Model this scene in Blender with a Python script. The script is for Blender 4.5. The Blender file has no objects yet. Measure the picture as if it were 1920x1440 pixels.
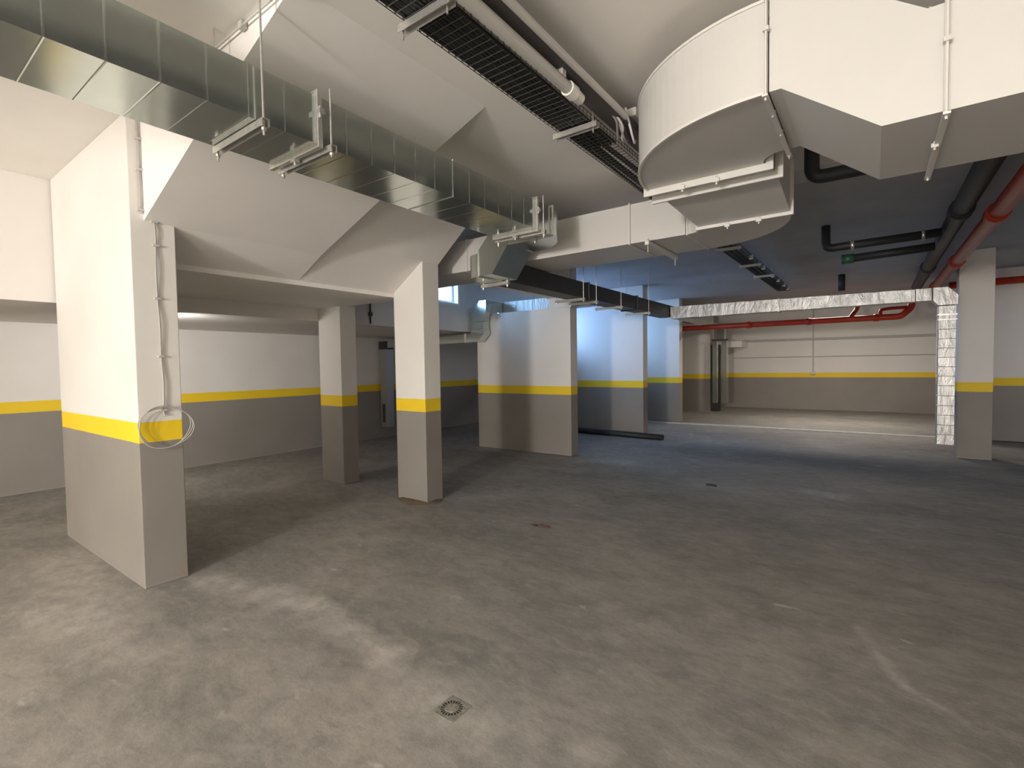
import bpy, bmesh, math, random
from mathutils import Vector, Matrix
random.seed(7)
PI = math.pi
scene = bpy.context.scene
COL = scene.collection

# ------------------------------------------------------------------ camera
cam_d = bpy.data.cameras.new('camera')
cam = bpy.data.objects.new('camera', cam_d)
COL.objects.link(cam)
scene.camera = cam
cam_d.sensor_width = 36.0
cam_d.lens = 36.0 * 924.6 / 1920.0
cam_d.clip_start = 0.05
_f = Vector((-0.59044679, 0.80625116, -0.0364919))
_r = Vector((0.80702488, 0.59031688, -0.01538913))
_u = Vector((-0.00913427, 0.03853633, 0.99921545))
cam.matrix_world = Matrix(((_r.x, _u.x, -_f.x, 0.0), (_r.y, _u.y, -_f.y, 0.0), (_r.z, _u.z, -_f.z, 1.6), (0, 0, 0, 1)))

# ------------------------------------------------------------------ view and sky
vs = scene.view_settings
scene.display_settings.display_device = 'sRGB'
vs.view_transform = 'Standard'
vs.look = 'None'
vs.gamma = 1.0
vs.use_curve_mapping = False
vs.exposure = 0.62
world = bpy.data.worlds.new('world')
scene.world = world
world.use_nodes = True
wb = world.node_tree.nodes['Background']
wb.inputs[0].default_value = (0.55, 0.75, 1.0, 1)
wb.inputs[1].default_value = 3.0

# ------------------------------------------------------------------ lights
def area(name, loc, target, sx, sy, power, col):
    l = bpy.data.lights.new(name, 'AREA')
    l.shape = 'RECTANGLE'; l.size = sx; l.size_y = sy; l.energy = power; l.color = col
    o = bpy.data.objects.new(name, l); COL.objects.link(o)
    o.location = loc
    d = Vector(target) - Vector(loc)
    o.rotation_euler = d.to_track_quat('-Z', 'Y').to_euler()
    return o
def point(name, loc, power, col, rad=0.1):
    l = bpy.data.lights.new(name, 'POINT')
    l.energy = power; l.color = col; l.shadow_soft_size = rad
    o = bpy.data.objects.new(name, l); COL.objects.link(o); o.location = loc
    return o
WARM = (1.0, 0.965, 0.925)
BLUE = (0.30, 0.55, 1.0)
point('hall_lamp_light', (-1.9, -3.4, 2.15), 125, WARM, 0.30)
point('rear_fill_light', (-0.9, -8.0, 2.1), 1330, WARM, 0.35)  # added fill from behind the viewpoint, evens out the falloff into the hall
point('low_ceiling_fill_light', (-1.1, -2.4, 1.1), 66, WARM, 0.30)  # added low fill that lifts the ceiling and duct undersides, no known lamp here
area('recess_lamp_light', (-6.8, 2.1, 2.15), (-9.1, 4.5, 1.9), 0.7, 0.12, 13, WARM)
area('far_hall_lamp_light', (-0.8, 14.7, 3.1), (-0.8, 14.9, 0), 1.2, 0.25, 85, (1.0, 0.90, 0.78))
# daylight through the high windows in the outer wall
area('window_daylight', (-6.72, 6.57, 3.04), (-5.2, 7.4, 2.6), 0.85, 0.36, 15, (0.34, 0.62, 1.0))
area('bay_daylight', (-6.75, 9.2, 2.56), (-3.0, 9.0, 0.2), 1.9, 0.36, 88, (0.33, 0.57, 1.0))
area('second_bay_daylight', (-6.75, 12.0, 2.56), (-3.0, 11.9, 0.4), 1.6, 0.36, 80, (0.36, 0.60, 1.0))

# ------------------------------------------------------------------ materials
def new_mat(name):
    m = bpy.data.materials.new(name); m.use_nodes = True
    nt = m.node_tree
    for n in list(nt.nodes): nt.nodes.remove(n)
    out = nt.nodes.new('ShaderNodeOutputMaterial')
    b = nt.nodes.new('ShaderNodeBsdfPrincipled')
    nt.links.new(b.outputs[0], out.inputs[0])
    return m, nt, b, out
def noise(nt, vec, scale, detail=4, rough=0.5, dist=0.0):
    n = nt.nodes.new('ShaderNodeTexNoise')
    n.inputs['Scale'].default_value = scale; n.inputs['Detail'].default_value = detail
    n.inputs['Roughness'].default_value = rough; n.inputs['Distortion'].default_value = dist
    if vec is not None: nt.links.new(vec, n.inputs['Vector'])
    return n.outputs['Fac']
def ramp(nt, fac, stops, interp='LINEAR'):
    r = nt.nodes.new('ShaderNodeValToRGB'); r.color_ramp.interpolation = interp
    e = r.color_ramp.elements
    while len(e) < len(stops): e.new(0.5)
    for i, (p, c) in enumerate(stops):
        e[i].position = p; e[i].color = (c[0], c[1], c[2], 1) if hasattr(c, '__len__') else (c, c, c, 1)
    nt.links.new(fac, r.inputs[0])
    return r.outputs[0]
def mathn(nt, op, a, b=None, c=None):
    n = nt.nodes.new('ShaderNodeMath'); n.operation = op
    for i, v in enumerate((a, b, c)):
        if v is None: continue
        if isinstance(v, (int, float)): n.inputs[i].default_value = v
        else: nt.links.new(v, n.inputs[i])
    return n.outputs[0]
def mix(nt, fac, a, b, mode='MIX'):
    n = nt.nodes.new('ShaderNodeMix'); n.data_type = 'RGBA'; n.blend_type = mode
    for idx, v in ((0, fac), (6, a), (7, b)):
        if isinstance(v, (int, float)): n.inputs[idx].default_value = v
        elif isinstance(v, tuple): n.inputs[idx].default_value = (v[0], v[1], v[2], 1)
        else: nt.links.new(v, n.inputs[idx])
    return n.outputs[2]
def bump(nt, b, h, strength, dist=0.01):
    n = nt.nodes.new('ShaderNodeBump'); n.inputs['Strength'].default_value = strength
    n.inputs['Distance'].default_value = dist
    nt.links.new(h, n.inputs['Height']); nt.links.new(n.outputs[0], b.inputs['Normal'])
def geo_pos(nt):
    return nt.nodes.new('ShaderNodeNewGeometry').outputs['Position']
def simple(name, col, rough=0.5, metal=0.0, nscale=0, namp=0.0, bumps=0.0):
    m, nt, b, out = new_mat(name)
    b.inputs['Roughness'].default_value = rough; b.inputs['Metallic'].default_value = metal
    if nscale:
        f = noise(nt, geo_pos(nt), nscale, 4, 0.6)
        lo = tuple(c * (1 - namp) for c in col); hi = tuple(min(1, c * (1 + namp)) for c in col)
        nt.links.new(ramp(nt, f, [(0.3, lo), (0.7, hi)]), b.inputs['Base Color'])
        if bumps: bump(nt, b, f, bumps)
    else:
        b.inputs['Base Color'].default_value = (*col, 1)
    return m

ZT, ZB = 1.2285, 1.078
def band_paint():
    m, nt, b, out = new_mat('banded_wall_paint')
    p = geo_pos(nt)
    s = nt.nodes.new('ShaderNodeSeparateXYZ'); nt.links.new(p, s.inputs[0])
    n1 = noise(nt, p, 9.0, 3)
    z = mathn(nt, 'ADD', s.outputs[2], mathn(nt, 'MULTIPLY', mathn(nt, 'SUBTRACT', n1, 0.5), 0.004))
    n2 = noise(nt, p, 1.3, 4)
    n3 = noise(nt, p, 45.0, 3)
    white = ramp(nt, n2, [(0.3, (0.72, 0.685, 0.64)), (0.7, (0.77, 0.735, 0.69))])
    yellow = ramp(nt, n2, [(0.3, (0.80, 0.55, 0.012)), (0.7, (0.86, 0.60, 0.02))])
    taupe = ramp(nt, n2, [(0.3, (0.235, 0.212, 0.188)), (0.7, (0.27, 0.244, 0.217))])
    c = mix(nt, mathn(nt, 'GREATER_THAN', z, ZB), taupe, yellow)
    c = mix(nt, mathn(nt, 'GREATER_THAN', z, ZT), c, white)
    # dust and scuffs at the foot of the walls
    low = mathn(nt, 'MULTIPLY', mathn(nt, 'LESS_THAN', mathn(nt, 'ADD', s.outputs[2], mathn(nt, 'MULTIPLY', n1, 0.05)), 0.045), 0.55)
    c = mix(nt, low, c, (0.30, 0.27, 0.24))
    nt.links.new(c, b.inputs['Base Color'])
    b.inputs['Roughness'].default_value = 0.62
    bump(nt, b, n3, 0.12, 0.004)
    return m
BAND = band_paint()
PLASTER = simple('white_plaster_paint', (0.83, 0.795, 0.75), 0.75, 0, 1.1, 0.035, 0.05)
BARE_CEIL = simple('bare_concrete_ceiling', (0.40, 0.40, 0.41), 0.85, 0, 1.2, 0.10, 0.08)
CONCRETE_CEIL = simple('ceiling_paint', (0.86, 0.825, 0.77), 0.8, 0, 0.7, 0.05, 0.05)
PAINTDUCT = simple('cream_painted_sheet', (0.60, 0.58, 0.55), 0.42, 0, 2.0, 0.02, 0.02)
PAINTRAIL = simple('cream_painted_rail', (0.68, 0.655, 0.615), 0.4)

def galv(name, col, rough, spangle=0.12, wave=0.25):
    m, nt, b, out = new_mat(name)
    p = geo_pos(nt)
    v = nt.nodes.new('ShaderNodeTexVoronoi'); v.inputs['Scale'].default_value = 55.0
    nt.links.new(p, v.inputs['Vector'])
    n1 = noise(nt, p, 2.2, 4, 0.6)
    base = ramp(nt, n1, [(0.3, tuple(c * 0.92 for c in col)), (0.72, tuple(min(1, c * 1.08) for c in col))])
    c = mix(nt, spangle, base, v.outputs['Color'], 'SOFT_LIGHT')
    nt.links.new(c, b.inputs['Base Color'])
    b.inputs['Metallic'].default_value = 0.92
    b.inputs['Roughness'].default_value = rough
    bump(nt, b, noise(nt, p, 2.2, 1, 0.3), wave, 0.05)
    return m
GALV = galv('galvanized_sheet', (0.60, 0.65, 0.61), 0.17, 0.05, 0.10)
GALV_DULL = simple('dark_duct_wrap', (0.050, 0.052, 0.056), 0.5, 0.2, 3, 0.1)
STEEL = simple('zinc_steel', (0.62, 0.61, 0.57), 0.38, 0.8, 30, 0.12)
def foil():
    m, nt, b, out = new_mat('wrinkled_foil_wrap')
    p = geo_pos(nt)
    b.inputs['Base Color'].default_value = (0.50, 0.50, 0.49, 1)
    b.inputs['Metallic'].default_value = 0.8
    b.inputs['Roughness'].default_value = 0.42
    mp = nt.nodes.new('ShaderNodeMapping'); mp.inputs['Rotation'].default_value = (0.0, 0.6, 0.3)
    mp.inputs['Scale'].default_value = (1.0, 0.5, 0.35)
    nt.links.new(p, mp.inputs[0])
    bump(nt, b, noise(nt, mp.outputs[0], 11.0, 5, 0.6, 0.8), 0.35, 0.04)
    return m
FOIL = foil()
RED = simple('red_pipe_paint', (0.40, 0.040, 0.018), 0.35, 0, 6, 0.15)
RED.node_tree.nodes['Principled BSDF'].inputs['Specular IOR Level'].default_value = 0.2
BLACKPIPE = simple('black_plastic_pipe', (0.022, 0.023, 0.025), 0.55)
GREENCAP = simple('dark_green_cap', (0.02, 0.09, 0.05), 0.4)
CABLE = simple('black_cable', (0.03, 0.03, 0.03), 0.5)
GREYCABLE = simple('grey_cable', (0.42, 0.40, 0.37), 0.5)
WHITEPL = simple('white_plastic', (0.80, 0.78, 0.73), 0.4)
GREYPL = simple('grey_plastic_housing', (0.52, 0.50, 0.47), 0.45)
WINFRAME = simple('white_window_frame', (0.78, 0.80, 0.82), 0.35)
BROWN = simple('brown_mortar', (0.16, 0.11, 0.075), 0.9, 0, 25, 0.35, 0.6)
GRATE = simple('worn_drain_metal', (0.36, 0.34, 0.29), 0.5, 0.55, 60, 0.35, 0.3)
DARK = simple('drain_sump', (0.02, 0.018, 0.015), 0.9)
LEAF = simple('red_brown_scrap', (0.16, 0.05, 0.035), 0.8)
KERB = simple('pale_kerb_screed', (0.55, 0.53, 0.49), 0.8, 0, 8, 0.1)
DARKFILL = simple('dark_opening_fill', (0.05, 0.042, 0.036), 0.7)

def floor_mat(name, base_lo, base_hi, local=True):
    m, nt, b, out = new_mat(name)
    p = geo_pos(nt)
    mp = nt.nodes.new('ShaderNodeMapping'); mp.inputs['Rotation'].default_value = (0, 0, 0.5)
    mp.inputs['Scale'].default_value = (1.0, 1.9, 1.0); nt.links.new(p, mp.inputs[0])
    a = noise(nt, p, 0.62, 7, 0.66, 0.3)
    d = noise(nt, mp.outputs[0], 1.5, 10, 0.72, 0.35)
    e = noise(nt, p, 26.0, 5, 0.7)
    h = noise(nt, p, 150.0, 2, 0.7)
    k = noise(nt, mp.outputs[0], 0.75, 7, 0.66, 0.2)
    c = ramp(nt, d, [(0.36, base_lo), (0.50, tuple((x + y) / 2 for x, y in zip(base_lo, base_hi))), (0.63, base_hi)])
    c = mix(nt, ramp(nt, a, [(0.50, 0.0), (0.62, 0.55)]), c, (base_hi[0] * 1.30, base_hi[1] * 1.24, base_hi[2] * 1.18))
    c = mix(nt, ramp(nt, k, [(0.50, 0.0), (0.64, 0.60)]), c, (base_lo[0] * 0.72, base_lo[1] * 0.76, base_lo[2] * 0.74))
    q = noise(nt, mp.outputs[0], 5.5, 8, 0.75, 0.6)
    c = mix(nt, ramp(nt, q, [(0.50, 0.0), (0.66, 0.50)]), c, (base_hi[0] * 1.28, base_hi[1] * 1.22, base_hi[2] * 1.16))
    c = mix(nt, ramp(nt, q, [(0.34, 0.50), (0.48, 0.0)]), c, (base_lo[0] * 0.70, base_lo[1] * 0.74, base_lo[2] * 0.70))
    c = mix(nt, ramp(nt, e, [(0.35, 0.0), (0.75, 0.30)]), c, tuple(x * 0.6 for x in base_lo))
    c = mix(nt, ramp(nt, h, [(0.42, 0.0), (0.60, 0.14)]), c, tuple(x * 1.3 for x in base_hi))
    # small pale flecks of plaster
    v = nt.nodes.new('ShaderNodeTexNoise'); v.inputs['Scale'].default_value = 3.4; v.inputs['Detail'].default_value = 3
    nt.links.new(mp.outputs[0], v.inputs['Vector'])
    c = mix(nt, ramp(nt, v.outputs['Fac'], [(0.70, 0.0), (0.76, 0.55)]), c, tuple(min(1, x * 1.75) for x in base_hi))
    if local:
        s = nt.nodes.new('ShaderNodeSeparateXYZ'); nt.links.new(p, s.inputs[0])
        wob = mathn(nt, 'MULTIPLY', mathn(nt, 'SUBTRACT', noise(nt, p, 3.6, 7, 0.72), 0.5), 0.62)
        def seg(x0, y0, x1, y1, w):                    # soft mask around a stroke of dust
            dx, dy = x1 - x0, y1 - y0; L2 = dx * dx + dy * dy
            px = mathn(nt, 'SUBTRACT', s.outputs[0], x0); py = mathn(nt, 'SUBTRACT', s.outputs[1], y0)
            t = mathn(nt, 'DIVIDE', mathn(nt, 'ADD', mathn(nt, 'MULTIPLY', px, dx), mathn(nt, 'MULTIPLY', py, dy)), L2)
            cl = nt.nodes.new('ShaderNodeClamp'); nt.links.new(t, cl.inputs[0]); t = cl.outputs[0]
            ex = mathn(nt, 'SUBTRACT', px, mathn(nt, 'MULTIPLY', t, dx)); ey = mathn(nt, 'SUBTRACT', py, mathn(nt, 'MULTIPLY', t, dy))
            dist = mathn(nt, 'SQRT', mathn(nt, 'ADD', mathn(nt, 'MULTIPLY', ex, ex), mathn(nt, 'MULTIPLY', ey, ey)))
            dist = mathn(nt, 'ADD', dist, mathn(nt, 'MULTIPLY', wob, min(1.0, w * 4)))
            return mathn(nt, 'SMOOTH_MIN', 1.0, mathn(nt, 'MAXIMUM', 0.0, mathn(nt, 'SUBTRACT', 1.0, mathn(nt, 'DIVIDE', dist, w))), 0.1)
        pale = tuple(min(1, x * 1.6) for x in base_hi)
        patch = ramp(nt, noise(nt, p, 7.0, 6, 0.7), [(0.38, 0.35), (0.60, 1.0)])
        for (x0, y0, x1, y1, w, st) in [(-4.15, 1.62, -3.1, 1.82, 0.20, 0.75), (-3.1, 1.84, -2.16, 1.76, 0.15, 0.75),
                                        (-2.16, 1.76, -2.1, 1.70, 0.17, 0.6), (-1.72, 1.66, -1.42, 1.62, 0.36, 0.6),
                                        (-5.6, 1.10, -4.1, 0.98, 0.42, 0.6), (-4.6, 0.75, -3.3, 0.95, 0.22, 0.5),
                                        (-0.06, 3.55, 0.14, 3.02, 0.05, 0.55), (0.14, 3.02, 0.34, 2.88, 0.035, 0.5),
                                        (-1.75, 6.7, -1.5, 6.75, 0.5, 0.4), (-0.6, 6.9, -0.3, 6.9, 0.25, 0.7),
                                        (-3.95, 4.5, -3.6, 4.9, 0.35, 0.45), (-4.0, 7.3, -3.3, 7.5, 0.35, 0.45),
                                        (-6.2, 7.35, -4.4, 7.3, 0.25, 0.35), (-0.95, 1.75, -0.9, 1.8, 0.10, 0.5)]:
            c = mix(nt, mathn(nt, 'MULTIPLY', mathn(nt, 'MULTIPLY', seg(x0, y0, x1, y1, w), patch), st), c, pale)
    nt.links.new(c, b.inputs['Base Color'])
    nt.links.new(ramp(nt, d, [(0.3, 0.62), (0.7, 0.85)]), b.inputs['Roughness'])
    bump(nt, b, mathn(nt, 'ADD', e, mathn(nt, 'MULTIPLY', d, 2.0)), 0.22, 0.008)
    return m
FLOOR = floor_mat('mottled_concrete_floor', (0.185, 0.173, 0.157), (0.305, 0.284, 0.260))
FLOOR_FAR = floor_mat('pale_concrete_floor', (0.18, 0.17, 0.155), (0.27, 0.255, 0.235), False)

def glass():
    m, nt, b, out = new_mat('window_glass')
    nt.nodes.remove(b)
    t = nt.nodes.new('ShaderNodeBsdfTransparent'); t.inputs[0].default_value = (0.94, 0.97, 1, 1)
    g = nt.nodes.new('ShaderNodeBsdfGlossy'); g.inputs['Roughness'].default_value = 0.02
    fr = nt.nodes.new('ShaderNodeValue'); fr.outputs[0].default_value = 0.05
    mx = nt.nodes.new('ShaderNodeMixShader')
    nt.links.new(fr.outputs[0], mx.inputs[0]); nt.links.new(t.outputs[0], mx.inputs[1]); nt.links.new(g.outputs[0], mx.inputs[2])
    nt.links.new(mx.outputs[0], out.inputs[0])
    return m
GLASS = glass()

# ------------------------------------------------------------------ mesh helpers
def link(name, bm, mat, parent=None, smooth=False, bev=0.0, recalc=True):
    if recalc: bmesh.ops.recalc_face_normals(bm, faces=bm.faces)
    me = bpy.data.meshes.new(name); bm.to_mesh(me); bm.free()
    me.materials.append(mat)
    if smooth:
        for p in me.polygons: p.use_smooth = True
    o = bpy.data.objects.new(name, me); COL.objects.link(o)
    if parent: o.parent = parent
    if bev:
        md = o.modifiers.new('bevel', 'BEVEL'); md.width = bev; md.segments = 2; md.limit_method = 'ANGLE'; md.angle_limit = 0.6
    return o
def BM(): return bmesh.new()
def box(bm, x0, x1, y0, y1, z0, z1):
    v = [bm.verts.new(p) for p in [(x0, y0, z0), (x1, y0, z0), (x1, y1, z0), (x0, y1, z0), (x0, y0, z1), (x1, y0, z1), (x1, y1, z1), (x0, y1, z1)]]
    for f in [(0, 3, 2, 1), (4, 5, 6, 7), (0, 1, 5, 4), (1, 2, 6, 5), (2, 3, 7, 6), (3, 0, 4, 7)]: bm.faces.new([v[i] for i in f])
def boxes(*bs):
    bm = BM()
    for b in bs: box(bm, *b)
    return bm
def prism_y(bm, pts, y0, y1):          # polygon in XZ extruded along Y
    a = [bm.verts.new((x, y0, z)) for x, z in pts]; b = [bm.verts.new((x, y1, z)) for x, z in pts]
    bm.faces.new(a); bm.faces.new(b[::-1]); n = len(pts)
    for i in range(n): bm.faces.new((a[i], a[(i + 1) % n], b[(i + 1) % n], b[i]))
def prism_z(bm, pts, z0, z1):
    a = [bm.verts.new((x, y, z0)) for x, y in pts]; b = [bm.verts.new((x, y, z1)) for x, y in pts]
    bm.faces.new(a); bm.faces.new(b[::-1]); n = len(pts)
    for i in range(n): bm.faces.new((a[i], a[(i + 1) % n], b[(i + 1) % n], b[i]))
def loft(bm, secs, caps=True):         # each section: four corner points
    rings = [[bm.verts.new(p) for p in s] for s in secs]
    n = len(rings[0])
    for a, b in zip(rings, rings[1:]):
        for i in range(n): bm.faces.new((a[i], a[(i + 1) % n], b[(i + 1) % n], b[i]))
    if caps: bm.faces.new(rings[0][::-1]); bm.faces.new(rings[-1])
def sec(pa, pb, z0, z1, za=None, zb=None):   # vertical section between plan points pa, pb
    return [(pa[0], pa[1], z0), (pb[0], pb[1], z0), (pb[0], pb[1], z1), (pa[0], pa[1], z1)]
def frame_of(t):
    t = Vector(t).normalized(); up = Vector((0, 0, 1)) if abs(t.z) < 0.9 else Vector((1, 0, 0))
    a = t.cross(up).normalized(); return a, a.cross(t).normalized()
def tube(bm, pts, r, seg=12, caps=True):
    pts = [Vector(p) for p in pts]; rings = []
    a = None
    for i, p in enumerate(pts):
        t = (pts[min(i + 1, len(pts) - 1)] - pts[max(i - 1, 0)]).normalized()
        if a is None: a, b = frame_of(t)
        else:
            a = (a - t * a.dot(t)).normalized(); b = a.cross(t).normalized()
        rr = r[i] if hasattr(r, '__len__') else r
        rings.append([bm.verts.new(p + a * math.cos(k * 2 * PI / seg) * rr + b * math.sin(k * 2 * PI / seg) * rr) for k in range(seg)])
    for A, B in zip(rings, rings[1:]):
        for k in range(seg): bm.faces.new((A[k], A[(k + 1) % seg], B[(k + 1) % seg], B[k]))
    if caps: bm.faces.new(rings[0][::-1]); bm.faces.new(rings[-1])
def bend(pts, rad, n=6):               # round the corners of a polyline
    pts = [Vector(p) for p in pts]; out = [pts[0]]
    for i in range(1, len(pts) - 1):
        a = (pts[i - 1] - pts[i]).normalized(); b = (pts[i + 1] - pts[i]).normalized()
        p0 = pts[i] + a * rad; p1 = pts[i] + b * rad
        for k in range(n + 1):
            t = k / n; out.append(p0 * (1 - t) ** 2 + pts[i] * 2 * t * (1 - t) + p1 * t * t)
    out.append(pts[-1]); return out
def tag(o, label, cat, group=None, kind=None):
    o['label'] = label; o['category'] = cat
    if group: o['group'] = group
    if kind: o['kind'] = kind
    return o
def thing(name, label, cat, loc=(0, 0, 0), group=None):
    o = bpy.data.objects.new(name, None); COL.objects.link(o); o.location = loc; o.empty_display_size = 0.1
    return tag(o, label, cat, group)
def part(name, bm, mat, parent, **k):
    # meshes are modelled in world space; bring them into the parent's frame
    off = Vector((0, 0, 0)); q = parent
    while q is not None: off += q.location; q = q.parent
    bmesh.ops.translate(bm, verts=bm.verts, vec=-off)
    return link(name, bm, mat, parent, **k)
def struct(name, bm, mat, label=None, cat=None, **k):
    o = link(name, bm, mat, **k); o['kind'] = 'structure'
    if label: o['label'] = label
    if cat: o['category'] = cat
    return o
def single(name, bm, mat, label, cat, group=None, **k):
    o = link(name, bm, mat, **k)
    # put the origin at the middle of the base
    cs = [v.co for v in o.data.vertices]
    c = Vector(((min(v.x for v in cs) + max(v.x for v in cs)) / 2, (min(v.y for v in cs) + max(v.y for v in cs)) / 2, min(v.z for v in cs)))
    o.data.transform(Matrix.Translation(-c)); o.location = c
    return tag(o, label, cat, group)

# ------------------------------------------------------------------ room shell
HC, HF = 3.45, 3.32         # ceiling near the camera, and the slightly lower one further in
XL, XW, XR = -9.13, -6.40, 5.2
YB, YF = -11.0, 18.9
struct('floor', boxes((XL - .2, XR + .2, YB - .2, 13.2, -0.2, 0.0), (XL - .2, XW - .3, 13.2, 14.2, -0.2, 0)), FLOOR, 'mottled grey concrete garage floor with dusty patches', 'floor')
struct('floor_far', boxes((XW - .3, XR + .2, 13.2, YF + .3, -0.2, 0.012)), FLOOR_FAR, 'paler concrete floor of the lit hall beyond the opening', 'floor')
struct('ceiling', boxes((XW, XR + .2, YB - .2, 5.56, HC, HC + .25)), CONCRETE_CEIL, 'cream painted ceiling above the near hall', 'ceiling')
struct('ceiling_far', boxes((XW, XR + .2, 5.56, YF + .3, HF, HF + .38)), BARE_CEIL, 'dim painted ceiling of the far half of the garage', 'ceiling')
struct('ceiling_recess', boxes((XL - .2, XW - .24, YB - .2, 14.2, 2.28, 2.45)), PLASTER, 'low ceiling of the side recess at the left', 'ceiling')
struct('wall_left', boxes((XL - .2, XL, YB - .2, 14.2, 0, 2.28)), BAND, 'long recess wall at the left, white over yellow stripe over taupe', 'wall')
struct('wall_recess_end', boxes((XL, XW - .24, 14.0, 14.2, 0, 2.28)), BAND, 'end wall of the side recess', 'wall')
struct('wall_right', boxes((XR, XR + .2, YB, YF, 0, HC)), BAND, 'right wall of the garage', 'wall')
struct('wall_back', boxes((XL, XR, YB - .2, YB, 0, HC)), BAND, 'wall behind the viewpoint', 'wall')
struct('wall_far', boxes((XW, XR, YF, YF + .2, 0.012, HF)), BAND, 'far end wall with yellow stripe, seen through the lit opening', 'wall')
struct('wall_opening_right', boxes((1.06, XR, 13.2, 13.5, 0, HF)), BAND, 'wall right of the lit opening, behind the right pillar', 'wall')
# upper outer wall with its high windows, over the recess
WINS = [(6.12, 7.02, 2.80, 3.20), (8.25, 10.15, 2.36, 2.78), (11.1, 12.9, 2.36, 2.78)]
bm = BM(); y = YB; X0, X1 = XW - .24, XW
for (a, b_, c, d) in WINS:
    box(bm, X0, X1, y, a, 2.28, HC + .2); box(bm, X0, X1, a, b_, 2.28, c); box(bm, X0, X1, a, b_, d, HC + .2); y = b_
box(bm, X0, X1, y, 14.0, 2.28, HC + .2)
box(bm, X0, X1, 14.0, YF + .2, 0.0, HC + .2)
struct('wall_outer', bm, BAND, 'upper outer wall with high windows above the side recess', 'wall')
for i, (a, b_, c, d) in enumerate(WINS):
    w = thing('window_%d' % (i + 1), ['small high window glowing white behind the slim free-standing pillar', 'high window of the blue-lit bay, hidden by the partition', 'high window of the second bay, hidden by the partitions'][i], 'window', (XW, (a + b_) / 2, c))
    w['kind'] = 'structure'
    f = 0.05; bm = BM(); e = 0.002
    for (p, q, r_, s_) in [(a + e, b_ - e, c + e, c + f), (a + e, b_ - e, d - f, d - e), (a + e, a + f, c + f, d - f), (b_ - f, b_ - e, c + f, d - f)]:
        box(bm, XW - .16, XW - .10, p, q, r_, s_)
    part('window_frame', bm, WINFRAME, w, bev=0.004)
    part('pane', boxes((XW - .132, XW - .126, a + f, b_ - f, c + f, d - f)), GLASS, w)
    bm = BM()
    for (p, q, r_, s_) in [(a - .05, a, c - .05, d + .05), (b_, b_ + .05, c - .05, d + .05), (a, b_, c - .05, c), (a, b_, d, d + .05)]:
        box(bm, XW + .001, XW + .016, p, q, r_, s_)
    part('casing', bm, WINFRAME, w, bev=0.003)
struct('trim_1', boxes((-6.38, 1.06, 13.08, 13.20, 0.0, 0.03)), KERB, 'pale low kerb line along the edge of the lit hall', 'kerb')

# ------------------------------------------------------------------ pillars, partitions, soffits
single('wall_pier', boxes((-6.376, -4.30, 1.272, 1.558, 0, HC)), BAND, 'widest and nearest pier at the left, white over yellow and taupe, cable on its side', 'pillar', bev=0.006)
single('concrete_pillar', boxes((-4.718, -4.21, 4.03, 4.29, 0, HC)), BAND, 'slim bright free-standing pillar left of centre, brown mortar at its foot', 'pillar', bev=0.006)
single('concrete_pillar', boxes((-6.40, -5.89, 4.08, 4.335, 0, 2.47)), BAND, 'shaded pillar between the nearest pier and the slim bright pillar', 'pillar', bev=0.006)
single('concrete_pillar', boxes((1.10, 1.52, 10.645, 10.95, 0, HF)), BAND, 'dim pillar at the right beside the foil-wrapped vertical duct', 'pillar', bev=0.006)
bm = boxes((-6.38, -4.26, 7.56, 7.80, 0, 2.62), (-4.72, -4.26, 7.60, 7.80, 2.62, HF))
single('partition_wall', bm, BAND, 'nearest broad partition wall in the middle, foil duct passing over its top', 'wall', bev=0.005)
single('partition_wall', boxes((-6.38, -4.07, 10.44, 10.70, 0, HF)), BAND, 'blue-lit partition wall with the black pipe lying at its foot', 'wall', bev=0.005)
single('partition_wall', boxes((-6.38, -4.16, 13.24, 13.50, 0.031, HF)), BAND, 'furthest partition wall, its end beside the lit opening', 'wall', bev=0.005)
# sloping soffits of the stair slab above
bm = BM()
s1 = [(-4.30, 2.70), (-3.40, 3.045), (-2.25, HC), (-4.30, HC)]
prism_y(bm, s1, 1.36, 1.56)
prism_y(bm, [(-4.72, 2.50), (-4.30, 2.70), (-3.40, 3.045), (-2.25, HC), (-4.72, HC)], 1.56, 2.80)
single('sloping_soffit', bm, PLASTER, 'sloping white soffit slab falling from ceiling beside the nearest pier', 'soffit')
bm = BM()
s2 = [(-4.21, 2.825), (-3.79, 3.165), (-3.44, HC), (-4.21, HC)]
prism_y(bm, [(-4.72, 2.50)] + s2[:3] + [(-4.72, HC)], 2.80, 4.03)
prism_y(bm, s2, 4.03, 4.29)
single('sloping_soffit', bm, PLASTER, 'steeper sloping soffit ending on top of the slim bright pillar', 'soffit')
single('dropped_ceiling', boxes((XW, -4.72, 1.558, 4.08, 2.455, HC), (-5.89, -4.72, 4.08, 4.20, 2.455, HC)), PLASTER, 'low flat shaded soffit between nearest pier and shaded pillar', 'soffit')
single('ceiling_beam', boxes((-4.72, -4.40, 5.57, 7.595, 2.80, HF)), PLASTER, 'white ceiling beam running to the top of the nearest partition', 'beam')

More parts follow.
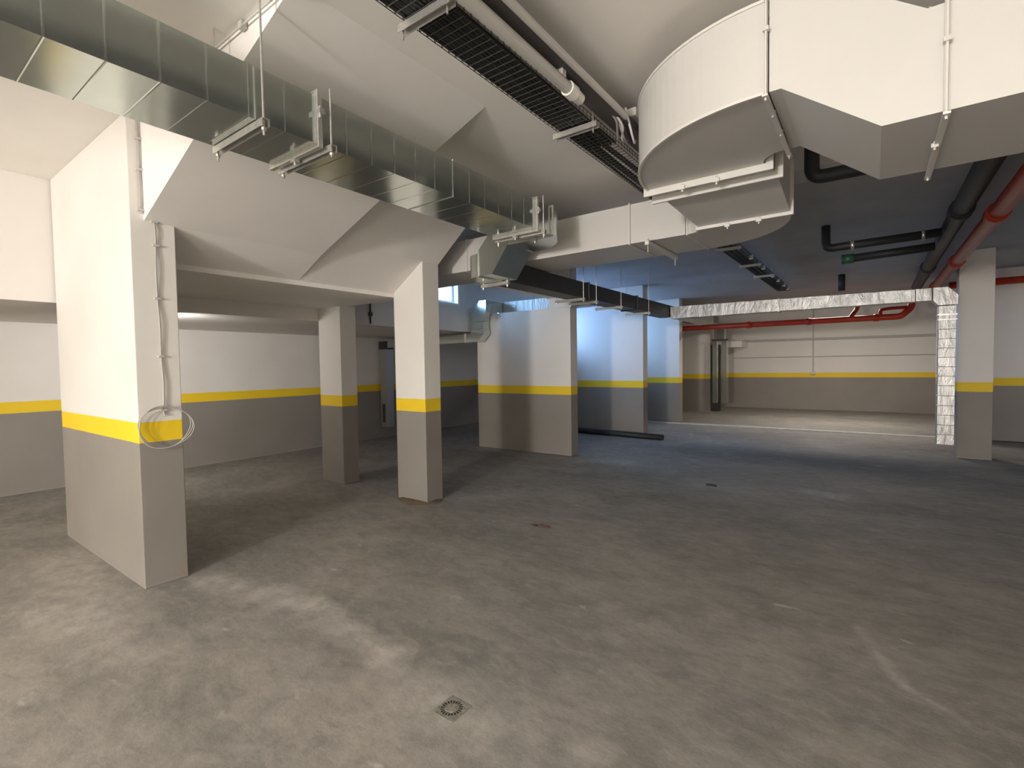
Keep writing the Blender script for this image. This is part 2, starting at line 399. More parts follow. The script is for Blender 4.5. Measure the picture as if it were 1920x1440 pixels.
# ------------------------------------------------------------------ big cream painted duct
duct = thing('painted_ventilation_duct', 'huge cream painted rectangular air duct with curved elbows, hanging at upper right', 'duct', (0.5, 3.0, 2.6))
N0, R0 = 2.66, 3.43
def qsec(xb, xt, zb, zt, y0=N0, y1=R0): return [(xb, y0, zb), (xb, y1, zb), (xt, y1, zt), (xt, y0, zt)]
bm = BM(); loft(bm, [qsec(XR - .01, XR - .01, 2.595, 3.02), qsec(0.2255, 0.2255, 2.595, 3.02)])
part('straight_section', bm, PAINTDUCT, duct)
bm = BM(); loft(bm, [qsec(0.2245, 0.2245, 2.595, 3.02), qsec(0.02, 0.165, 2.595, 3.02), qsec(-.36, -.22, 2.88, 3.31), qsec(-.41, -.41, 2.88, 3.31)])
part('offset_section', bm, PAINTDUCT, duct)
cx, cy = -.43, 3.58; secs = []
for k in range(0, 25):
    t = PI / 2 * k / 24
    o_ = (cx - .92 * math.sin(t), cy - .92 * math.cos(t)); i_ = (cx - .15 * math.sin(t), cy - .15 * math.cos(t))
    secs.append(sec(o_, i_, 2.88, 3.31))
bm = BM(); loft(bm, secs)
e = part('elbow', bm, PAINTDUCT, duct)
# thin raised lip on the outer lower and upper edge of the elbow
for nm, z0 in (('lip', 2.872), ('lip', 3.302)):
    secs = []
    for k in range(0, 25):
        t = PI / 2 * k / 24
        a_ = (cx - .928 * math.sin(t), cy - .928 * math.cos(t)); b_ = (cx - .912 * math.sin(t), cy - .912 * math.cos(t))
        secs.append(sec(a_, b_, z0, z0 + .014))
    bm = BM(); loft(bm, secs); part('lip', bm, PAINTRAIL, e)
bm = BM(); loft(bm, [sec((-1.33, 3.60), (-.57, 3.60), 2.885, 3.30), sec((-1.33, 3.74), (-.55, 3.74), 2.875, 3.30)])
part('collar_section', bm, PAINTDUCT, duct)
bm = BM(); loft(bm, [sec((-1.31, 3.76), (-.53, 3.76), 2.865, 3.30), sec((-1.24, 4.48), (-.54, 4.48), 2.785, 3.16)])
part('transition_section', bm, PAINTDUCT, duct)
cx, cy = -1.38, 4.50; secs = []
for k in range(0, 25):
    t = PI / 2 * k / 24
    o_ = (cx + .84 * math.cos(t), cy + .86 * math.sin(t)); i_ = (cx + .14 * math.cos(t), cy + .14 * math.sin(t))
    secs.append(sec(i_, o_, 2.78, 3.16))
bm = BM(); loft(bm, secs); part('elbow', bm, PAINTDUCT, duct)
for xa, xb in ((-1.40, -1.93), (-1.95, -4.05), (-4.07, XW + .01)):
    bm = BM(); loft(bm, [sec((xa, 4.64), (xa, 5.36), 2.78, 3.16), sec((xb, 4.64), (xb, 5.36), 2.78, 3.16)])
    part('straight_section', bm, PAINTDUCT, duct)
def flange_x(parent, x, y0, y1, z0, z1, t=.018, w=.03, mat=None, zt0=None):
    bm = BM(); m_ = mat or PAINTRAIL
    for b in [(x - t, x + t, y0 - w, y1 + w, z0 - w, z0 + .001), (x - t, x + t, y0 - w, y1 + w, z1 - .001, z1 + w), (x - t, x + t, y0 - w, y0 + .001, z0, z1), (x - t, x + t, y1 - .001, y1 + w, z0, z1)]: box(bm, *b)
    fl = part('flange', bm, m_, parent, bev=0.003)
    return fl
def flange_y(parent, y, x0, x1, z0, z1, t=.018, w=.03, mat=None):
    bm = BM(); m_ = mat or PAINTRAIL
    for b in [(x0 - w, x1 + w, y - t, y + t, z0 - w, z0 + .001), (x0 - w, x1 + w, y - t, y + t, z1 - .001, z1 + w), (x0 - w, x0 + .001, y - t, y + t, z0, z1), (x1 - .001, x1 + w, y - t, y + t, z0, z1)]: box(bm, *b)
    return part('flange', bm, m_, parent, bev=0.003)
def clip(parent, x, y, z, axis='y', s=0.02, mat=None):
    bm = BM()
    box(bm, x - s, x + s, y - s * .8, y + s * .8, z - s * .7, z + s * .7)
    tube(bm, [(x, y, z - s * 1.5), (x, y, z + s * 1.5)], s * .35, 8)
    part('clamp', bm, STEEL if mat is None else mat, parent)
fl = flange_x(duct, .225, N0, R0, 2.595, 3.02, .008, .010, PAINTDUCT)
clip(fl, .225, N0 - .03, 2.86, s=.013, mat=PAINTDUCT); clip(fl, .215, 2.95, 2.56, s=.013, mat=PAINTDUCT)
fl = flange_x(duct, -.42, N0, R0, 2.88, 3.31, .006, .009, PAINTDUCT)
clip(fl, -.42, N0 - .03, 3.16, s=.013, mat=PAINTDUCT); clip(fl, -.42, 2.84, 2.855, s=.013, mat=PAINTDUCT); clip(fl, -.42, 3.1, 2.855, s=.013, mat=PAINTDUCT); clip(fl, -.42, 3.44, 2.85, s=.013, mat=PAINTDUCT)
fl = flange_y(duct, 3.59, -1.34, -.57, 2.88, 3.31, .012, .045)
clip(fl, -1.10, 3.575, 2.84, mat=PAINTRAIL); clip(fl, -.87, 3.575, 2.84, mat=PAINTRAIL)
flange_y(duct, 3.75, -1.33, -.54, 2.875, 3.30, .012, .05)
fl = flange_y(duct, 4.49, -1.24, -.54, 2.785, 3.16, .014, .026)
clip(fl, -1.0, 4.47, 2.755, mat=PAINTRAIL); clip(fl, -.76, 4.47, 2.755, mat=PAINTRAIL)
flange_x(duct, -1.385, 4.64, 5.36, 2.78, 3.16, .008, .010)
flange_x(duct, -1.94, 4.64, 5.36, 2.78, 3.16, .008, .012)
flange_x(duct, -4.06, 4.64, 5.36, 2.78, 3.16, .008, .012)
h = thing('duct_hanger', 'cream strap bar and rods under the long painted duct', 'bracket', (-1.74, 5.0, 2.73))
part('channel', boxes((-1.76, -1.72, 4.57, 5.43, 2.728, 2.768)), PAINTRAIL, h, bev=.003)
for yy, za, zb_ in ((4.60, 2.66, 2.79), (5.40, 2.66, HC)):
    bm = BM(); tube(bm, [(-1.74, yy, za), (-1.74, yy, zb_)], .006, 8); part('rod', bm, STEEL, h)
# threaded rods that carry the near part of the big duct
for x_, lab in ((0.225, 'pair of thin hanger rods beside the right flange of the huge painted duct'), (-.42, 'pair of thin hanger rods beside the middle flange of the huge painted duct')):
    h = thing('hanger_rods', lab, 'bracket', (x_, 3.05, 3.0))
    for yy in (N0 - .03, R0 + .03):
        bm = BM(); zlo = 2.55 if x_ > 0 else 2.83
        tube(bm, [(x_, yy, zlo), (x_, yy, HC)], .005, 8); part('rod', bm, PAINTRAIL, h)
    part('channel', boxes((x_ - .012, x_ + .012, N0 - .055, R0 + .055, zlo + .012, zlo + .022)), PAINTRAIL, h)

# ------------------------------------------------------------------ galvanized duct run (left)
g = thing('galvanized_duct', 'long galvanized air duct crossing from upper left towards the centre', 'duct', (-2.67, 1.0, 2.82))
X0, X1, Z0, Z1 = -2.90, -2.44, 2.82, 3.075
cuts = [-5.9, -2.4, -1.2, 0.30, 1.585, 2.65, 3.72]
for a, b in zip(cuts, cuts[1:]):
    bm = BM(); secs = []; yy = a + .004; n = max(2, int(round((b - a) / .18)))
    for k in range(n + 1):
        y_ = a + .004 + (b - a - .008) * k / n
        for dy, w in ((-.005, 0), (0, .0014), (.005, 0)) if 0 < k < n else ((0, 0),):
            secs.append([(X0 - w, y_ + dy, Z0 - w * .4), (X1 + w, y_ + dy, Z0 - w * .4), (X1 + w, y_ + dy, Z1 + w), (X0 - w, y_ + dy, Z1 + w)])
    loft(bm, secs); part('straight_section', bm, GALV, g)
for yy in (-2.4, 0.30, 2.65):
    flange_y(g, yy, X0, X1, Z0, Z1, .003, .006, GALV)
cx, cy = -2.94, 3.98; secs = [sec((X1, 3.73), (X0, 3.73), Z0, Z1)]
for k in range(0, 19):
    t = PI / 2 * k / 18
    secs.append(sec((cx + .50 * math.cos(t), cy + .48 * math.sin(t)), (cx + .04 * math.cos(t), cy + .04 * math.sin(t)), Z0, Z1))
bm = BM(); loft(bm, secs); part('elbow', bm, GALV, g)
ya, yb = 4.02, 4.46
bm = BM(); loft(bm, [[(-2.945, ya, 2.82), (-2.945, yb, 2.82), (-2.945, yb, 3.075), (-2.945, ya, 3.075)], [(-2.98, ya, 2.815), (-2.98, yb, 2.815), (-3.12, yb, 3.06), (-3.12, ya, 3.06)],
                     [(-3.18, ya, 2.55), (-3.18, yb, 2.55), (-3.345, yb, 2.83), (-3.345, ya, 2.83)], [(-3.365, ya, 2.55), (-3.365, yb, 2.55), (-3.365, yb, 2.80), (-3.365, ya, 2.80)]])
part('offset_section', bm, GALV, g)
arc = [(-3.37, 4.02)] + [(-3.37 - .22 * math.sin(PI / 2 * k / 12), 4.24 - .22 * math.cos(PI / 2 * k / 12)) for k in range(1, 13)] + [(-3.59, 4.47), (-3.30, 4.47), (-3.30, 4.465), (-3.37, 4.465)]
bm = BM(); prism_z(bm, arc, 2.545, 2.785); part('elbow', bm, GALV, g)
for yy in (1.585, 3.73):       # flange frames seen as pale angle profiles
    fl = flange_y(g, yy, X0, X1, Z0, Z1, .014, .026, STEEL)
    clip(fl, X1 + .03, yy, 2.98); clip(fl, -2.67, yy, Z0 - .03)
fl = flange_y(g, 3.99, X0 - .02, X1 + .01, Z0, Z1, .008, .016, STEEL); clip(fl, -2.62, 3.985, Z0 - .02)
flange_x(g, -3.355, ya, yb, 2.55, 2.80, .008, .012, STEEL)
def trapeze(label, x0, x1, y, z, ztop, low=.07, over=.035, mat=STEEL, group=None):
    h = thing('duct_hanger', label, 'bracket', ((x0 + x1) / 2, y, z), group)
    w = .018; bm = BM()
    box(bm, x0 - over, x1 + over, y - w, y + w, z - .003, z)            # slotted C channel: web and two lips
    box(bm, x0 - over, x1 + over, y - w, y - w + .003, z - .036, z - .003)
    box(bm, x0 - over, x1 + over, y + w - .003, y + w, z - .036, z - .003)
    part('channel', bm, mat, h)
    for x_ in (x0 - .012, x1 + .012):
        bm = BM(); tube(bm, [(x_, y, z - low), (x_, y, ztop)], .0055, 8); part('rod', bm, mat, h)
        bm = BM(); tube(bm, [(x_, y, z - .052), (x_, y, z - .038)], .012, 6); part('nut', bm, mat, h)
    return h
trapeze('slotted steel channel on two long rods under the galvanized duct, nearest one', X0 + .02, X1 - .005 + .03, 1.27, Z0 - .004, HC, .075)
trapeze('second steel channel hanger under the galvanized duct, by its first flange', X0 + .02, X1 + .03, 1.64, Z0 - .004, 3.12, .06)
trapeze('steel channel hanger where the galvanized duct turns its corner', X0 + .0, X1 + .03, 3.79, Z0 - .004, 3.12, .07)
trapeze('steel channel hanger under the rounded lower elbow of the galvanized duct', -3.62, -3.30, 4.43, 2.54, 2.77, .06)

# ------------------------------------------------------------------ dull duct continuing to the back
d2 = thing('galvanized_duct', 'dark straight metal duct running back beneath the long painted duct', 'duct', (-3.44, 7.2, 2.54))
DX0, DX1, DZ0, DZ1 = -3.58, -3.30, 2.545, 2.765
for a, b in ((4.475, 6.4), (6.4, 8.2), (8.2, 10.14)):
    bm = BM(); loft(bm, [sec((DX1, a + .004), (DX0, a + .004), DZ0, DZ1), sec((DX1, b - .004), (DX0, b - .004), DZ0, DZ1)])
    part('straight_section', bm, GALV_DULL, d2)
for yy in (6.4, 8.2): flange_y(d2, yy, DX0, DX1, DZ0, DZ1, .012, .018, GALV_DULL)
for i, yy in enumerate((6.22, 6.62, 7.50, 8.72)):
    trapeze(['channel hanger under the dark duct, nearest of its row', 'channel hanger under the dark duct, second nearest of its row', 'channel hanger under the dark duct, third of its row, below the partition top', 'channel hanger under the dark duct, last before the foil duct'][i], DX0 - .13, DX1, yy, DZ0 - .004, HF, .03, group='hangers along the dark duct')

# foil wrapped duct: horizontal run and vertical drop
fd = thing('foil_wrapped_duct', 'silver foil-wrapped duct across the back with a vertical drop beside the right pillar', 'duct', (-1.2, 10.0, 2.5))
FY0, FY1 = 9.90, 10.14
xs = [-3.29, -1.36, .52, .72]
for a, b in zip(xs[:-1], xs[1:]):
    bm = BM(); n = max(2, int((b - a) / .12)); secs = []
    for k in range(n + 1):
        x_ = a + .006 + (b - a - .012) * k / n; j = [random.uniform(-.004, .004) for _ in range(4)]
        zz = 2.50 + .005 * (x_ + 3.3) / 4; zt = 2.735 - .012 * (x_ + 3.3)
        secs.append([(x_, FY0 + j[0], zz + j[1]), (x_, FY1, zz), (x_, FY1, zt), (x_, FY0 + j[2], zt + j[3])])
    loft(bm, secs); part('wrapped_section', bm, FOIL, fd)
def prism_xz(bm, pts, y0, y1): prism_y(bm, pts, y0, y1)
bm = BM(); prism_y(bm, [(.73, 2.50), (.79, 2.42), (1.015, 2.42), (1.015, 2.56), (.90, 2.69), (.73, 2.69)], FY0 - .01, FY1); part('elbow', bm, FOIL, fd)
zz = [2.41, 2.27, 2.20, 1.2, .30]
for a, b in zip(zz[:-1], zz[1:]):
    bm = BM(); n = max(1, int((a - b) / .14)); secs = []
    for k in range(n + 1):
        z_ = a - .004 - (a - b - .008) * k / n
        for dz, w in ((-.004, 0), (0, .005), (.004, 0)) if 0 < k < n else ((0, 0),):
            j = random.uniform(-.002, .002)
            secs.append([(.80 - w, FY0 - w + j, z_ - dz), (.995 + w, FY0 - w, z_ - dz), (.995 + w, FY1, z_ - dz), (.80 - w, FY1, z_ - dz)])
    loft(bm, secs); part('wrapped_drop', bm, FOIL, fd)
part('flange', boxes((.785, 1.01, FY0 - .015, FY1 + .01, 2.262, 2.286), (.785, 1.01, FY0 - .015, FY1 + .01, 2.192, 2.208)), STEEL, fd)
part('strap', boxes((-1.38, -1.34, FY0 - .012, FY1 + .01, 2.49, 2.72)), FOIL, fd)

# small duct continuing to the far hall and its drop
d3 = thing('galvanized_duct', 'slim metal duct reaching from the dark duct into the lit far hall', 'duct', (-3.9, 13.5, 2.6))
bm = BM(); loft(bm, [sec((-3.38, 10.16), (-3.56, 10.16), 2.56, 2.72), sec((-3.78, 12.0), (-3.96, 12.0), 2.64, 2.78), sec((-3.86, 16.7), (-4.05, 16.7), 2.66, 2.80)])
part('straight_section', bm, GALV, d3)
bm = BM(); loft(bm, [[(-4.06, 16.72, 2.78), (-3.84, 16.72, 2.78), (-3.84, 16.95, 2.78), (-4.06, 16.95, 2.78)], [(-4.06, 16.72, 2.36), (-3.84, 16.72, 2.36), (-3.84, 16.95, 2.36), (-4.06, 16.95, 2.36)]])
part('drop_box', bm, GALV, d3)
for x0_, x1_ in ((-4.20, -4.06), (-3.92, -3.77)):
    bm = BM(); loft(bm, [[(x0_, 16.74, z_), (x1_, 16.74, z_), (x1_, 16.9, z_), (x0_, 16.9, z_)] for z_ in (2.30, 1.5, .30)])
    part('drop_section', bm, GALV, d3)
part('branch_box', boxes((-4.22, -3.76, 16.73, 16.92, 2.30, 2.36)), GALV_DULL, d3)
single('wall_pier', boxes((-6.38, -4.32, 16.95, 17.4, 0.012, HF)), BAND, 'short wall pier at left of the lit far hall, beside dark gap', 'pillar')
single('dark_gap_block', boxes((-4.318, -4.07, 17.02, 17.3, 0.012, 2.2)), DARKFILL, 'dark block standing for the shade of a narrow gap behind the drop ducts in far hall', 'door')  # solid block, the shade inside the gap is put into its dark colour
single('stub_beam', boxes((-4.318, -3.55, 17.9, YF, 2.12, 2.32)), PLASTER, 'short stub beam high at left of the far end wall', 'beam')

# ------------------------------------------------------------------ low duct in the recess rising over the partition
d4 = thing('galvanized_duct', 'cranked galvanized duct climbing out of dark recess over the nearest partition', 'duct', (-6.2, 7.4, 2.1))
bm = BM(); loft(bm, [[(-8.84, 7.32, 2.05), (-8.84, 7.50, 2.05), (-8.84, 7.50, 2.19), (-8.84, 7.32, 2.19)], [(-6.46, 7.32, 2.08), (-6.46, 7.50, 2.08), (-6.46, 7.50, 2.24), (-6.46, 7.32, 2.24)]])
part('straight_section', bm, GALV, d4)
part('strap', boxes((-6.50, -6.455, 7.31, 7.51, 2.07, 2.25)), WHITEPL, d4)
bm = BM(); prism_y(bm, [(-6.45, 2.08), (-6.16, 2.08), (-6.02, 2.22), (-6.02, 2.32), (-6.34, 2.32), (-6.34, 2.26), (-6.45, 2.24)], 7.32, 7.52); part('elbow', bm, GALV, d4)
part('riser', boxes((-6.33, -6.03, 7.33, 7.51, 2.325, 2.46)), GALV, d4)
bm = BM(); prism_y(bm, [(-6.34, 2.465), (-6.02, 2.465), (-6.02, 2.56), (-5.96, 2.64), (-5.96, 2.86), (-6.12, 2.86), (-6.34, 2.64)], 7.33, 7.51); part('elbow', bm, GALV, d4)
part('crossing_section', boxes((-6.14, -5.96, 7.515, 7.86, 2.645, 2.86)), GALV, d4)
bm = BM(); secs = []
for k in range(16):
    x_ = -6.14 + k * .17; secs.append([(x_, 7.865 + random.uniform(0, .006), 2.645), (x_, 8.1, 2.645), (x_, 8.1, 2.865), (x_, 7.865 + random.uniform(0, .006), 2.865)])
loft(bm, secs); part('wrapped_section', bm, FOIL, d4)
d5 = thing('foil_wrapped_duct', 'upright foil duct standing off the floor against the dark recess wall', 'duct', (-8.95, 7.4, .26))
bm = BM(); secs = []
for k in range(14):
    z_ = .26 + k * (2.02 - .26) / 13
    secs.append([(-9.08, 7.31, z_), (-8.85, 7.31, z_), (-8.85, 7.5, z_), (-9.08, 7.5, z_)])
loft(bm, secs); part('wrapped_drop', bm, FOIL, d5)
part('grille', boxes((-9.02, -8.93, 7.302, 7.31, .36, .78)), DARKFILL, d5)
part('collar', boxes((-9.09, -8.845, 7.30, 7.51, 2.022, 2.20)), GALV_DULL, d5)

# ------------------------------------------------------------------ cable trays
def wire_tray(x0, x1, y0, y1, z, side=.055, mat=STEEL, step=.05, parent=None):
    bm = BM(); r = .0028
    def bar(p, q):
        tube(bm, [p, q], r, 4)
    n = 5
    for k in range(n): x_ = x0 + (x1 - x0) * k / (n - 1); bar((x_, y0, z), (x_, y1, z))
    for x_ in (x0, x1):
        bar((x_, y0, z + side), (x_, y1, z + side)); bar((x_, y0, z + side / 2), (x_, y1, z + side / 2))
    y_ = y0
    while y_ < y1:
        tube(bm, [(x0, y_, z + side), (x0, y_, z), (x1, y_, z), (x1, y_, z + side)], r, 4, False); y_ += step
    return part('wire_basket', bm, mat, parent)
tr = thing('cable_tray', 'wire mesh cable tray packed with black cables along the ceiling', 'cable tray', (-1.63, 4.0, 3.20))
TRAYM = simple('dark_tray_wire', (0.05, 0.05, 0.047), 0.6, 0.2)
wire_tray(-1.76, -1.52, -.6, 12.7, 3.20, parent=tr, mat=TRAYM)
for row, (zc, cnt) in enumerate(((3.216, 10), (3.236, 9))):
    for k in range(cnt):
        x_ = -1.748 + (k + .5 * row) * .0235; pts = []
        ph = random.uniform(0, 6)
        y_ = -.6
        yend = random.choice((3.3, 3.45, 12.6, 12.6))
        while y_ < yend:
            pts.append((x_ + .004 * math.sin(y_ * 2.1 + ph), y_, zc + .003 * math.sin(y_ * 3.7 + ph))); y_ += .25
        bm = BM(); tube(bm, pts, .0115, 6); part('cable', bm, CABLE, tr, smooth=True)
for k, yy in enumerate((8.36, 9.41, 10.4, 11.06, 11.8, 12.4)):
    part('cable_clamp', boxes((-1.555, -1.50, yy - .03, yy + .03, 3.185, 3.245)), WHITEPL, tr, bev=.004)
tb = thing('cable_trunking', 'narrow dark closed cable trunking beside the wire mesh cable tray', 'cable tray', (-1.42, 2.5, 3.24))
part('channel', boxes((-1.488, -1.362, -.6, 4.2, 3.245, 3.30)), simple('dark_trunking', (0.075, 0.072, 0.066), .5), tb)
def tray_hanger(label, y):
    h = thing('tray_hanger', label, 'bracket', (-1.63, y, 3.17), 'hangers of the wire mesh tray')
    bm = BM(); w = .02
    box(bm, -1.80, -1.47, y - w, y + w, 3.190, 3.194)
    box(bm, -1.80, -1.47, y - w, y - w + .003, 3.158, 3.190); box(bm, -1.80, -1.47, y + w - .003, y + w, 3.158, 3.190)
    part('channel', bm, STEEL, h)
    for x_ in (-1.785, -1.503):
        bm = BM(); tube(bm, [(x_, y, 3.13), (x_, y, HC if y < 5.3 else HF)], .005, 6); part('rod', bm, STEEL, h)
tray_hanger('steel hanger channel across the wire mesh tray at the top of the view', 1.62)
tray_hanger('steel hanger channel across the wire mesh tray, beside the painted elbow', 3.00)
for y_, lab in ((7.36, 'hanger of the wire mesh tray just beyond the long painted duct'), (8.85, 'hanger of the wire mesh tray in the dim far ceiling, middle one'), (10.1, 'hanger of the wire mesh tray in the dim far ceiling, last one')): tray_hanger(lab, y_)
bt = thing('batten_light', 'unlit grey batten light fixed under the cable trunking', 'lamp', (-1.425, 1.5, 3.18))
bm = BM(); tube(bm, [(-1.425, -.2, 3.184), (-1.425, 2.52, 3.184)], .033, 14); part('housing', bm, GREYPL, bt, smooth=False)
bm = BM(); tube(bm, [(-1.425, 2.525, 3.184), (-1.425, 2.60, 3.184), (-1.425, 2.61, 3.184), (-1.425, 2.68, 3.184)], [.042, .042, .036, .032], 14); part('end_cap', bm, WHITEPL, bt)
part('bracket', boxes((-1.45, -1.40, 2.43, 2.47, 3.21, 3.245), (-1.45, -1.40, .64, .68, 3.21, 3.245)), WHITEPL, bt)
bm = BM(); tube(bm, [(-1.335, -.6, 3.24), (-1.335, 3.15, 3.24)], .020, 12)
single('conduit_pipe', bm, GREYPL, 'slim pale conduit along the outer side of the cable trunking', 'pipe')
for (x_, y_, z_, s_, lab) in [(-1.385, 3.38, 3.36, .042, 'white junction box beside the painted elbow, nearer one'), (-1.46, 3.20, 3.34, .022, 'small white cable gland box next to the cable trunking end')]:
    single('junction_box', boxes((x_ - s_, x_ + s_, y_ - s_, y_ + s_, z_ - s_ * .7, z_ + s_ * .7)), WHITEPL, lab, 'junction box', bev=.008)
for k in range(5):
    pts = [(-1.43 + .02 * k, 2.93 + .06 * k, 3.31), (-1.40 + .02 * math.sin(k * 2), 3.15 + .06 * k, 3.232 - .015 * k), (-1.49 + .02 * k, 3.36 + .03 * k, 3.20), (-1.50 + .015 * k, 3.62, 3.32), (-1.49 + .012 * k, 3.95, 3.32)]
    bm = BM(); tube(bm, bend(pts, .05), .008, 6)
    c_ = ['grey', 'white', 'grey', 'black', 'white'][k]
    single('loose_cable', bm, {'grey': GREYCABLE, 'white': WHITEPL, 'black': CABLE}[c_], 'tangled loose %s cable end near the painted elbow' % c_, 'cable', 'loose %s cable ends beside the painted elbow' % c_, smooth=True)

# ------------------------------------------------------------------ pipes under the far ceiling
def pipe(name, pts, r, mat, label, cat='pipe', rad=.12, group=None, couplings=(), seg=16):
    pts = [Vector(p) for p in pts]
    t = thing(name, label, cat, tuple(pts[0]), group)
    bm = BM(); tube(bm, bend(pts, rad, 7) if len(pts) > 2 else pts, r, seg); part('pipe', bm, mat, t, smooth=False)
    for c in couplings:
        a, b = Vector(c[0]), Vector(c[1]); bm = BM(); tube(bm, [a, b], r * 1.22, seg); part('coupling', bm, c[2] if len(c) > 2 else mat, t)
    for ch in t.children:
        for p in ch.data.polygons: p.use_smooth = len(p.vertices) == 4
    return t
pipe('sprinkler_pipe', [(5.1, 3.95, 2.97), (.93, 3.95, 2.97), (.93, 13.9, 2.97)], .075, RED, 'thick glossy red pipe running back along the ceiling at far right', couplings=[((.93, 6.4, 2.97), (.93, 6.6, 2.97)), ((.93, 9.2, 2.97), (.93, 9.4, 2.97)), ((.93, 12.1, 2.97), (.93, 12.3, 2.97))], rad=.2)
pipe('sprinkler_pipe', [(5.1, 4.2, 3.10), (1.04, 4.2, 3.10), (1.04, 13.1, 3.10)], .048, RED, 'thinner red pipe above and right of the thick red pipe', rad=.15, couplings=[((1.04, 7.4, 3.10), (1.04, 7.55, 3.10))])
pipe('drain_pipe', [(5.1, 4.5, 3.13), (.71, 4.5, 3.13), (.70, 13.0, 3.08)], .085, BLACKPIPE, 'black drain pipe along the ceiling, left of the red pipes', rad=.2, couplings=[((.707, 6.7, 3.117), (.706, 6.9, 3.116)), ((.703, 10.4, 3.096), (.702, 10.6, 3.095))])
rp = pipe('sprinkler_pipe', [(-5.6, 13.72, 2.55), (.48, 13.72, 2.55), (.66, 13.72, 2.74), (.66, 13.72, 3.0)], .068, RED, 'lower red pipe crossing above the lit opening', rad=.08, couplings=[((x_, 13.72, 2.55), (x_ + .10, 13.72, 2.55)) for x_ in (-2.6, -1.3, 0.0)])
bm = BM(); tube(bm, bend([(.12, 13.72, 2.60), (.12, 13.72, 2.72), (.30, 13.72, 2.74), (.60, 13.72, 2.74)], .06), .035, 12); part('branch', bm, RED, rp)
bm = BM(); tube(bm, bend([(-.42, 13.72, 2.60), (-.30, 13.72, 2.78), (-.30, 13.72, 3.0)], .05), .045, 12); part('branch', bm, RED, rp)
pipe('sprinkler_pipe', [(1.2, 13.04, 3.06), (5.0, 13.04, 3.06)], .065, RED, 'red pipe high on the wall at far right, behind the right pillar')
pipe('drain_pipe', [(-.42, 4.78, 3.44), (-.42, 4.78, 3.10), (.60, 4.78, 3.10)], .055, BLACKPIPE, 'black pipe elbow just behind the huge painted duct', rad=.09)
pipe('drain_pipe', [(-.50, 7.5, HF - .002), (-.50, 7.5, 3.03), (.62, 7.5, 3.05)], .050, BLACKPIPE, 'black ceiling drain pipe with elbow, upper of the two crosswise ones', rad=.08, couplings=[((-.24, 7.5, 3.033), (-.20, 7.5, 3.034), STEEL), ((.44, 7.5, 3.045), (.47, 7.5, 3.046), STEEL)])
pipe('drain_pipe', [(-.30, 8.15, 2.98), (.61, 8.15, 3.01)], .052, BLACKPIPE, 'black crosswise pipe with dark green end cap under the ceiling', couplings=[((-.36, 8.15, 2.978), (-.22, 8.15, 2.982), GREENCAP)])
pipe('drain_pipe', [(-.52, 11.9, HF - .002), (-.52, 11.9, 3.0)], .060, BLACKPIPE, 'short black vertical drain stub hanging from the dim far ceiling')
pipe('drain_pipe', [(-3.52, 10.10, .062), (-5.95, 10.30, .062)], .060, BLACKPIPE, 'black pipe lying on the floor at the blue-lit partition')

# conduits on far wall
def conduit(pts, r, label, mat=GREYPL, box_=None, cat='pipe'):
    t = thing('conduit', label, cat, tuple(pts[0])); bm = BM(); tube(bm, bend(pts, .03, 3) if len(pts) > 2 else pts, r, 8); part('tube', bm, mat, t)
    if box_: part('outlet_box', boxes(box_), mat, t)
conduit([(-4.0, YF - .035, 2.34), (1.9, YF - .035, 2.31)], .035, 'upper horizontal grey conduit on the far end wall')
conduit([(-4.0, YF - .018, 1.76), (1.9, YF - .018, 1.75)], .016, 'lower thin horizontal conduit on the far end wall')
conduit([(-1.58, YF - .05, 3.3), (-1.58, YF - .05, 1.24)], .014, 'vertical conduit with outlet box on the far end wall', box_=(-1.64, -1.52, YF - .09, YF - .002, 1.18, 1.26))
conduit([(XW + .012, 4.98, 2.9), (XW + .012, 4.98, 2.30)], .012, 'short thin conduit on the outer wall between the two middle pillars', mat=CABLE, box_=(XW + .002, XW + .03, 4.95, 5.01, 2.42, 2.48))

# ------------------------------------------------------------------ cable and coil on the nearest pier
cb = thing('wall_cable', 'grey cable clipped down the side of nearest pier with hanging coil', 'cable', (-4.295, 1.42, 1.3))
pts = [(-4.292, 1.335, 3.44), (-4.292, 1.34, 3.32), (-4.286, 1.343, 3.2), (-4.291, 1.338, 3.05), (-4.286, 1.342, 2.9), (-4.291, 1.340, 2.775), (-4.290, 1.37, 2.745), (-4.290, 1.405, 2.735), (-4.288, 1.418, 2.71), (-4.284, 1.423, 2.62), (-4.290, 1.425, 2.53), (-4.283, 1.418, 2.35), (-4.290, 1.422, 2.14), (-4.283, 1.428, 1.95), (-4.289, 1.430, 1.71), (-4.284, 1.437, 1.5), (-4.287, 1.432, 1.30), (-4.28, 1.44, 1.27)]
def smoothp(pts, n=5):
    P = [Vector(p) for p in pts]; P = [P[0]] + P + [P[-1]]; out = []
    for i in range(1, len(P) - 2):
        for k in range(n):
            t = k / n
            out.append(0.5 * ((2 * P[i]) + (P[i + 1] - P[i - 1]) * t + (2 * P[i - 1] - 5 * P[i] + 4 * P[i + 1] - P[i + 2]) * t * t + (3 * P[i] - P[i - 1] - 3 * P[i + 1] + P[i + 2]) * t ** 3))
    out.append(P[-2]); return out
bm = BM(); tube(bm, smoothp(pts), .006, 8); part('cable', bm, GREYCABLE, cb, smooth=True)
for (y_, z_) in ((1.34, 3.28), (1.342, 3.06), (1.34, 2.77), (1.42, 2.70), (1.425, 2.53), (1.422, 2.14), (1.43, 1.71), (1.433, 1.31)):
    part('clip', boxes((-4.30, -4.277, y_ - .022, y_ + .022, z_ - .008, z_ + .008)), GREYPL, cb, bev=.003)
coil = []
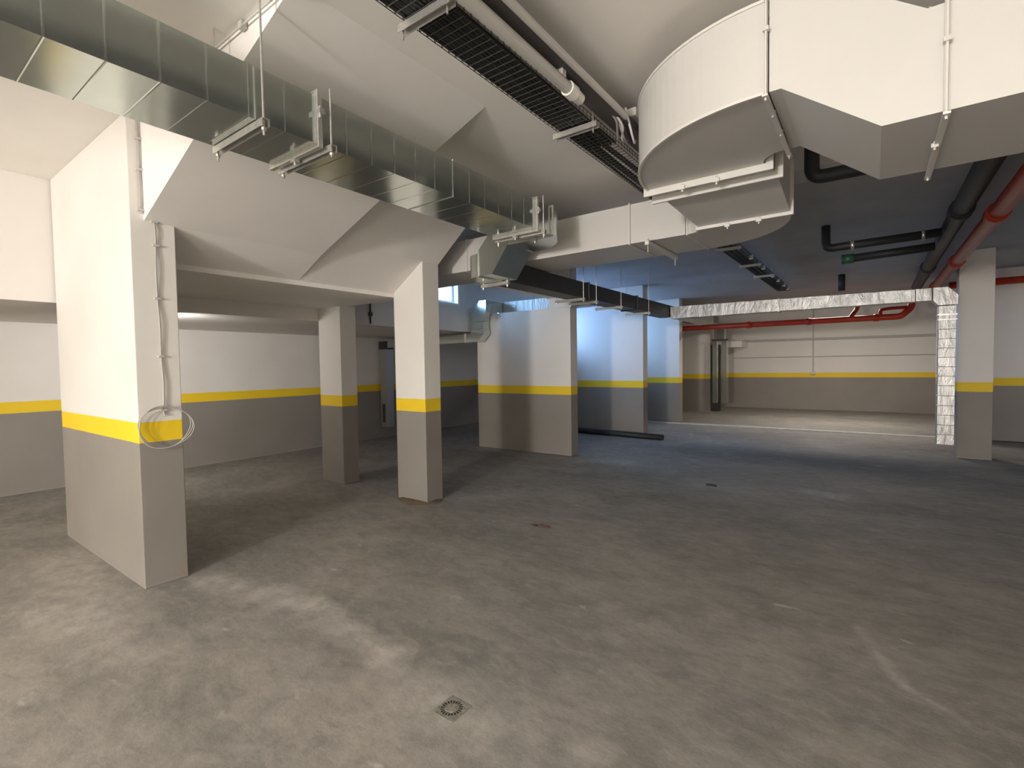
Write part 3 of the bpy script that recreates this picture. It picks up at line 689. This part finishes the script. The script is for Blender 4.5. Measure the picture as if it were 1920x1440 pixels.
for k in range(0, 133):
    a = PI / 2 + k * 2 * PI / 44; j = k // 44
    rr = .165 + .008 * math.sin(a * 3 + j) + .004 * j
    coil.append((-4.265 + .012 * j + .012 * math.cos(a), 1.43 + rr * math.cos(a), 1.185 + rr * .9 * math.sin(a)))
bm = BM(); tube(bm, coil, .0035, 6); part('coil', bm, GREYCABLE, cb, smooth=True)

conduit([(-3.30, 1.335, 3.30), (-3.30, 1.335, 3.425), (-2.05, 1.335, 3.425)], .006, 'thin conduit tucked along the ceiling edge of the bright strip wall', box_=(-2.74, -2.70, 1.325, 1.355, 3.41, 3.448))
# ------------------------------------------------------------------ things on the floor
dr = thing('floor_drain', 'small square metal floor drain with a ring of slots, in foreground', 'drain', (-1.575, 1.635, 0))
part('rim', boxes((-1.64, -1.51, 1.57, 1.70, 0.0005, .003)), GRATE, dr)
bm = BM(); cxd, cyd = -1.578, 1.637; n = 20
for k in range(n):
    a0 = 2 * PI * (k + .22) / n; a1 = 2 * PI * (k + .78) / n
    v = [bm.verts.new((cxd + r_ * math.cos(a), cyd + r_ * math.sin(a), .0036)) for r_, a in ((.034, a0), (.052, a0), (.052, a1), (.034, a1))]
    bm.faces.new(v)
part('slots', bm, DARK, dr)
bm = BM(); tube(bm, [(cxd, cyd, .003), (cxd, cyd, .0055)], .028, 24); part('hub', bm, GRATE, dr)
bm = BM(); c0 = bm.verts.new((-4.42, 3.96, .022)); ring = []
for k in range(28):
    a = 2 * PI * k / 28
    x_ = -4.42 + (.30 + .03 * math.sin(3 * a + 1) + random.uniform(-.012, .012)) * math.cos(a); y_ = 4.10 + (.22 + .03 * math.sin(4 * a) + random.uniform(-.012, .012)) * math.sin(a)
    ring.append(bm.verts.new((x_, y_, .002)))
r2 = [bm.verts.new((-4.42 + (v.co.x + 4.42) * .78, 4.10 + (v.co.y - 4.10) * .78, .012 + random.uniform(0, .008))) for v in ring]
for k in range(28):
    bm.faces.new((ring[k], ring[(k + 1) % 28], r2[(k + 1) % 28], r2[k])); bm.faces.new((r2[k], r2[(k + 1) % 28], c0))
single('mortar_heap', bm, BROWN, 'flat spill of brown mortar around the foot of the slim pillar', 'debris', smooth=True)
bm = BM(); tube(bm, [(-1.75, 6.66, .010), (-1.69, 6.68, .012), (-1.62, 6.64, .010)], .011, 6)
single('scrap_stick', bm, CABLE, 'small dark stick lying on the bluish middle of the floor', 'debris')
for i, (x_, y_, a) in enumerate([(-2.72, 4.06, .4), (-2.66, 4.10, -.5), (-2.60, 4.09, .2)]):
    bm = BM(); n = 9
    v = [bm.verts.new((x_ + (.045 + random.uniform(-.015, .01)) * math.cos(2 * PI * k / n + a), y_ + .022 * math.sin(2 * PI * k / n + a), .003 + .004 * (k % 2))) for k in range(n)]
    t = bm.verts.new((x_, y_, .014))
    for k in range(n): bm.faces.new((v[k], v[(k + 1) % n], t))
    single('scrap_piece', bm, LEAF, 'small reddish brown scrap on the open floor right of slim pillar', 'debris', 'reddish scraps on the floor')
